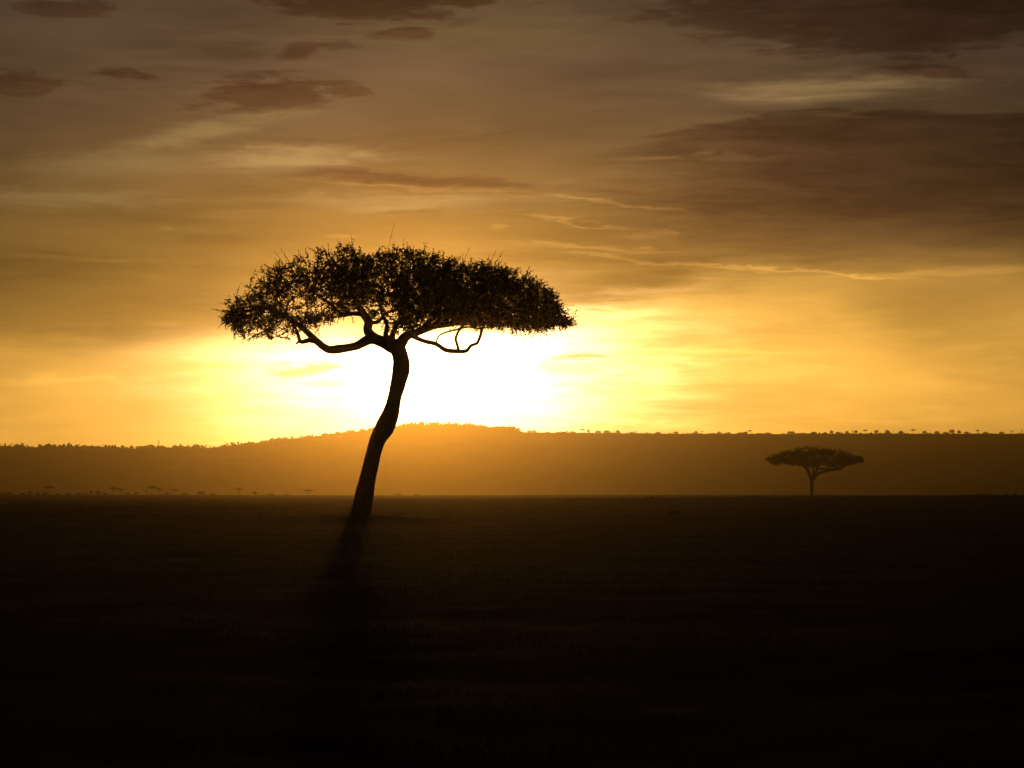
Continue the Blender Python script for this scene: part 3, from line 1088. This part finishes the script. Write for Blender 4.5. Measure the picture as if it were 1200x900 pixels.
for i, (px, w, h, kd) in enumerate(flatten):
    D = RIDGE_D + 6 * math.sin(i * 2.3)
    x = (px - 600) / F * D
    z = float(hill_z(np.array(x), np.array(D))) - 0.25
    nm, lk, ct, gk = RIDGE_KIND[kd]
    where = next(t for lim, t in SECTION if px < lim)
    lb, gp = lk + " " + where, gk + " " + where
    if px == 1115.5:
        lb, gp = "largest round tree on the flat plateau skyline, a smaller one close beside it", None
    elif px == 1124:
        lb, gp = "smaller round tree beside the largest round tree on the plateau skyline", None
    elif px == 682.5:
        lb, gp = "flat-topped tree on the plateau's edge with a round tree right beside it", None
    elif px == 689.5:
        lb, gp = "round tree on the plateau's edge right beside a flat-topped tree", None
    plant(nm, kd, i, (x, D, z), i * 1.7, (w * sR, w * sR, (h + 0.9) * sR), lb, ct, gp)

# ---- low scrub that roughens the ridge and the slopes ------------------------
nb = 2800
bxs = rng.uniform(-660, 660, nb)
bys = rng.normal(RIDGE_D, 14, nb)
bzs = hill_z(bxs, bys)
cl = np.clip(1.1 + 0.6 * w_h2(bxs, bys), 0.25, 2.2)
wd = rng.uniform(2.2, 5.5, nb) * cl; ht = rng.uniform(0.8, 2.1, nb) * cl * np.where(bxs > 5, 0.5, 1.0)
k = 11
aa = rng.uniform(0, 2 * np.pi, (nb, k)); qq = np.sqrt(rng.uniform(0, 1, (nb, k)))
pz = rng.uniform(0, 1, (nb, k)) * np.sqrt(np.maximum(0, 1 - qq ** 2))
pos = np.stack([bxs[:, None] + .5 * wd[:, None] * qq * np.cos(aa), bys[:, None] + .5 * wd[:, None] * qq * np.sin(aa),
                bzs[:, None] - 0.1 + ht[:, None] * pz], -1).reshape(-1, 3)
sz = np.repeat(np.minimum(wd, ht * 1.6), k) * 0.55
v, f = leaf_faces(pos, sz, None, 0.9)
scrub = mesh_obj("hillside_scrub", v, f, M_HILL)
scrub['kind'] = 'stuff'
tag(scrub, "low dark scrub along the top of the hill, roughening the ridge line", "scrub")

# ---- lattice mast on the ridge ----------------------------------------------
mx = (186.3 - 600) * sR
mz = float(hill_z(np.array(mx), np.array(RIDGE_D))) - 0.2
MH = 12.2 * sR
mast = thing("radio_mast", "thin lattice radio mast rising from the ridge on the left", "mast", (mx, RIDGE_D, mz))
legs = [(0.55 * math.cos(a), 0.55 * math.sin(a)) for a in (0.3, 0.3 + 2.094, 0.3 + 4.189)]
for lx, ly in legs:
    tb = Tubes(); tb.add([(lx, ly, -.3), (lx * .5, ly * .5, MH * .9)], [.17, .13], 6)
    v, f = tb.data(); mesh_obj("leg", v, f, M_STEEL, mast)
tb = Tubes()
for kx in range(12):
    for e in range(3):
        z0, z1 = MH * .9 * kx / 12, MH * .9 * (kx + 1) / 12
        s0, s1 = 1 - .5 * kx / 12, 1 - .5 * (kx + 1) / 12
        a, b = legs[e], legs[(e + 1) % 3]
        tb.add([(a[0] * s0, a[1] * s0, z0), (b[0] * s1, b[1] * s1, z1)], [.06, .06], 4)
        tb.add([(a[0] * s1, a[1] * s1, z1), (b[0] * s1, b[1] * s1, z1)], [.06, .06], 4)
v, f = tb.data(); br = mesh_obj("lattice_bracing", v, f, M_STEEL, mast)
br['kind'] = 'stuff'
tb = Tubes(); tb.add([(0, 0, MH * .85), (0, 0, MH * 1.02)], [.06, .04], 6)
v, f = tb.data(); mesh_obj("antenna_rod", v, f, M_STEEL, mast)
for q in range(2):
    tb = Tubes(); zz = MH * (.62 + .16 * q)
    tb.add([(-.35, -.50, zz), (-.35, -.55, zz + .02), (-.35, -.80, zz + .03)], [.15, .48, .52], 12)
    v, f = tb.data(); mesh_obj("dish", v, f, M_STEEL, mast)

# ----------------------------------------------------------------------------
# grass
# ----------------------------------------------------------------------------
def blades(x, y, h, w, r=rng):
    n = len(x)
    z = ground_z(x, y) - 0.01
    base = np.stack([x, y, z], -1)
    a = r.uniform(0, 2 * np.pi, n)
    side = np.stack([np.cos(a), np.sin(a), np.zeros(n)], -1) * (w * 0.5)[:, None]
    lean = r.normal(0, 0.35, (n, 2)) * h[:, None]
    mid = base + np.stack([lean[:, 0] * .35, lean[:, 1] * .35, h * .6], -1)
    tip = base + np.stack([lean[:, 0], lean[:, 1], h], -1)
    v = np.stack([base - side, base + side, mid + side * .7, tip, mid - side * .7], 1).reshape(-1, 3)
    i = np.arange(n)[:, None] * 5
    return v, np.concatenate([i + np.array([[0, 1, 2]]), i + np.array([[0, 2, 4]]), i + np.array([[4, 2, 3]])])


n1 = 230000
yy = np.exp(rng.uniform(np.log(10.5), np.log(120), n1))
xx = rng.uniform(-1, 1, n1) * (yy * 0.245 + 1.0)
patch = np.clip(0.85 + 0.15 * w_mid(xx, yy) + 0.35 * w_fine(xx * 1.3, yy * 1.3), 0.35, 1.8)
hh = rng.uniform(0.025, 0.07, n1) * patch * (1 + 0.4 * (rng.uniform(size=n1) < 0.02))
ww = 0.004 + 0.00010 * yy + 0.0
v1, f1 = blades(xx, yy, hh, ww)
n2 = 90000
yy = rng.uniform(115, 300, n2)
xx = rng.uniform(-1, 1, n2) * (yy * 0.245 + 2.0)
patch = np.clip(0.8 + 0.5 * w_mid(xx, yy), 0.2, 2.0)
hh = rng.uniform(0.05, 0.13, n2) * patch
v2, f2 = blades(xx, yy, hh, np.full(n2, 0.03))
grass = mesh_obj("grass", np.concatenate([v1, v2]), np.concatenate([f1, f2 + len(v1)]), M_GRASS)
grass['kind'] = 'stuff'
tag(grass, "short dry grass covering the dark plain", "grass")


def tussock(px, D, hpx, wpx, count, label, group, name="grass_tussock"):
    r = np.random.default_rng(int(px * 10))
    x0 = (px - 600) / F * D
    h = hpx / F * D; w = wpx / F * D
    x = x0 + np.clip(r.normal(0, w * .16, count), -w * .3, w * .3); y = D + np.clip(r.normal(0, w * .16, count), -w * .3, w * .3)
    v, f = blades(x, y, h * r.uniform(.45, 1.0, count), np.full(count, max(0.012, 0.5 / F * D)), r)
    z0 = float(ground_z(x0, D))
    o = mesh_obj(name, v - np.array([x0, D, z0]), f, M_GRASS, loc=(x0, D, z0))
    tag(o, label, "grass tuft", group)
    return o


GT = "tall grass tufts on the rise"
RISE = [(700, "below the hilltop's glow"), (750, "between hilltop step and the tallest wisps"), (770, "forming the tallest thin wisps"),
        (850, "beside the flat little bush on its brow"), (930, "between flat little bush and hazy acacia"), (1300, "past the hazy acacia, away from the sun")]
for px, h, w, c in ((709, 2.5, 4, 40), (728, 4, 3, 26), (757, 5, 3, 14), (762.5, 6.5, 2.5, 14), (766, 5, 3, 14), (779, 3, 5, 40), (800, 2, 6, 50),
                    (622, 2, 5, 40), (665, 2.5, 4, 40), (687, 3.5, 3, 20), (891, 2, 6, 50), (1092, 2, 8, 60), (1178, 3.5, 6, 50), (1189, 4, 5, 44)):
    tussock(px, CREST_D - 2, h, w, c * 2, "tall dry grass tuft on the grassy rise " + next(t for lim, t in RISE if px < lim),
            GT + " " + next(t for lim, t in RISE if px < lim))
for px, h, w, c in ((934, 3, 5, 40), (938.5, 5, 3, 22), (941, 3.5, 5, 44), (957, 3, 5, 40)):
    tussock(px, CREST_D - 2, h, w, c, "tuft of tall grass in front of the hazy umbrella acacia's trunk", "tufts by the hazy acacia")
plant("bush", 'bush', 1, ((827 - 600) / F * (CREST_D - 4), CREST_D - 4, float(ground_z((827 - 600) / F * (CREST_D - 4), CREST_D - 4)) - .05), .4,
      (.9, .9, .35), "flat little bush on the brow of the grassy rise right of centre", "bush")
Ds = CAM_H * F / (600.5 - HORIZON)
plant("bush", 'bush', 2, ((790.5 - 600) / F * Ds, Ds, float(ground_z((790.5 - 600) / F * Ds, Ds)) - .02), 0, (.55, .55, .36),
      "small dark shrub alone on the open grass in front of the rise", "bush")

# ----------------------------------------------------------------------------
# haze
# ----------------------------------------------------------------------------
x0, x1, y0, y1, z0, z1 = -1900, 1900, -520, 3560, -40, 92
hv = [(x, y, z) for z in (z0, z1) for y in (y0, y1) for x in (x0, x1)]
hf = [(0, 2, 3, 1), (4, 5, 7, 6), (0, 1, 5, 4), (2, 6, 7, 3), (0, 4, 6, 2), (1, 3, 7, 5)]
mh = bpy.data.materials.new("dusty_evening_air")
mh.use_nodes = True
T = mh.node_tree
for n in list(T.nodes):
    T.nodes.remove(n)
pv = T.nodes.new('ShaderNodeVolumePrincipled')
pv.inputs['Color'].default_value = (*HAZE_COLOR, 1)
pv.inputs['Density'].default_value = HAZE_DENSITY
pv.inputs['Anisotropy'].default_value = HAZE_G
oo = T.nodes.new('ShaderNodeOutputMaterial')
T.links.new(pv.outputs[0], oo.inputs['Volume'])
hz = mesh_obj("haze", hv, hf, mh)
hz['kind'] = 'stuff'
tag(hz, "golden dusty evening haze over the whole plain", "haze")
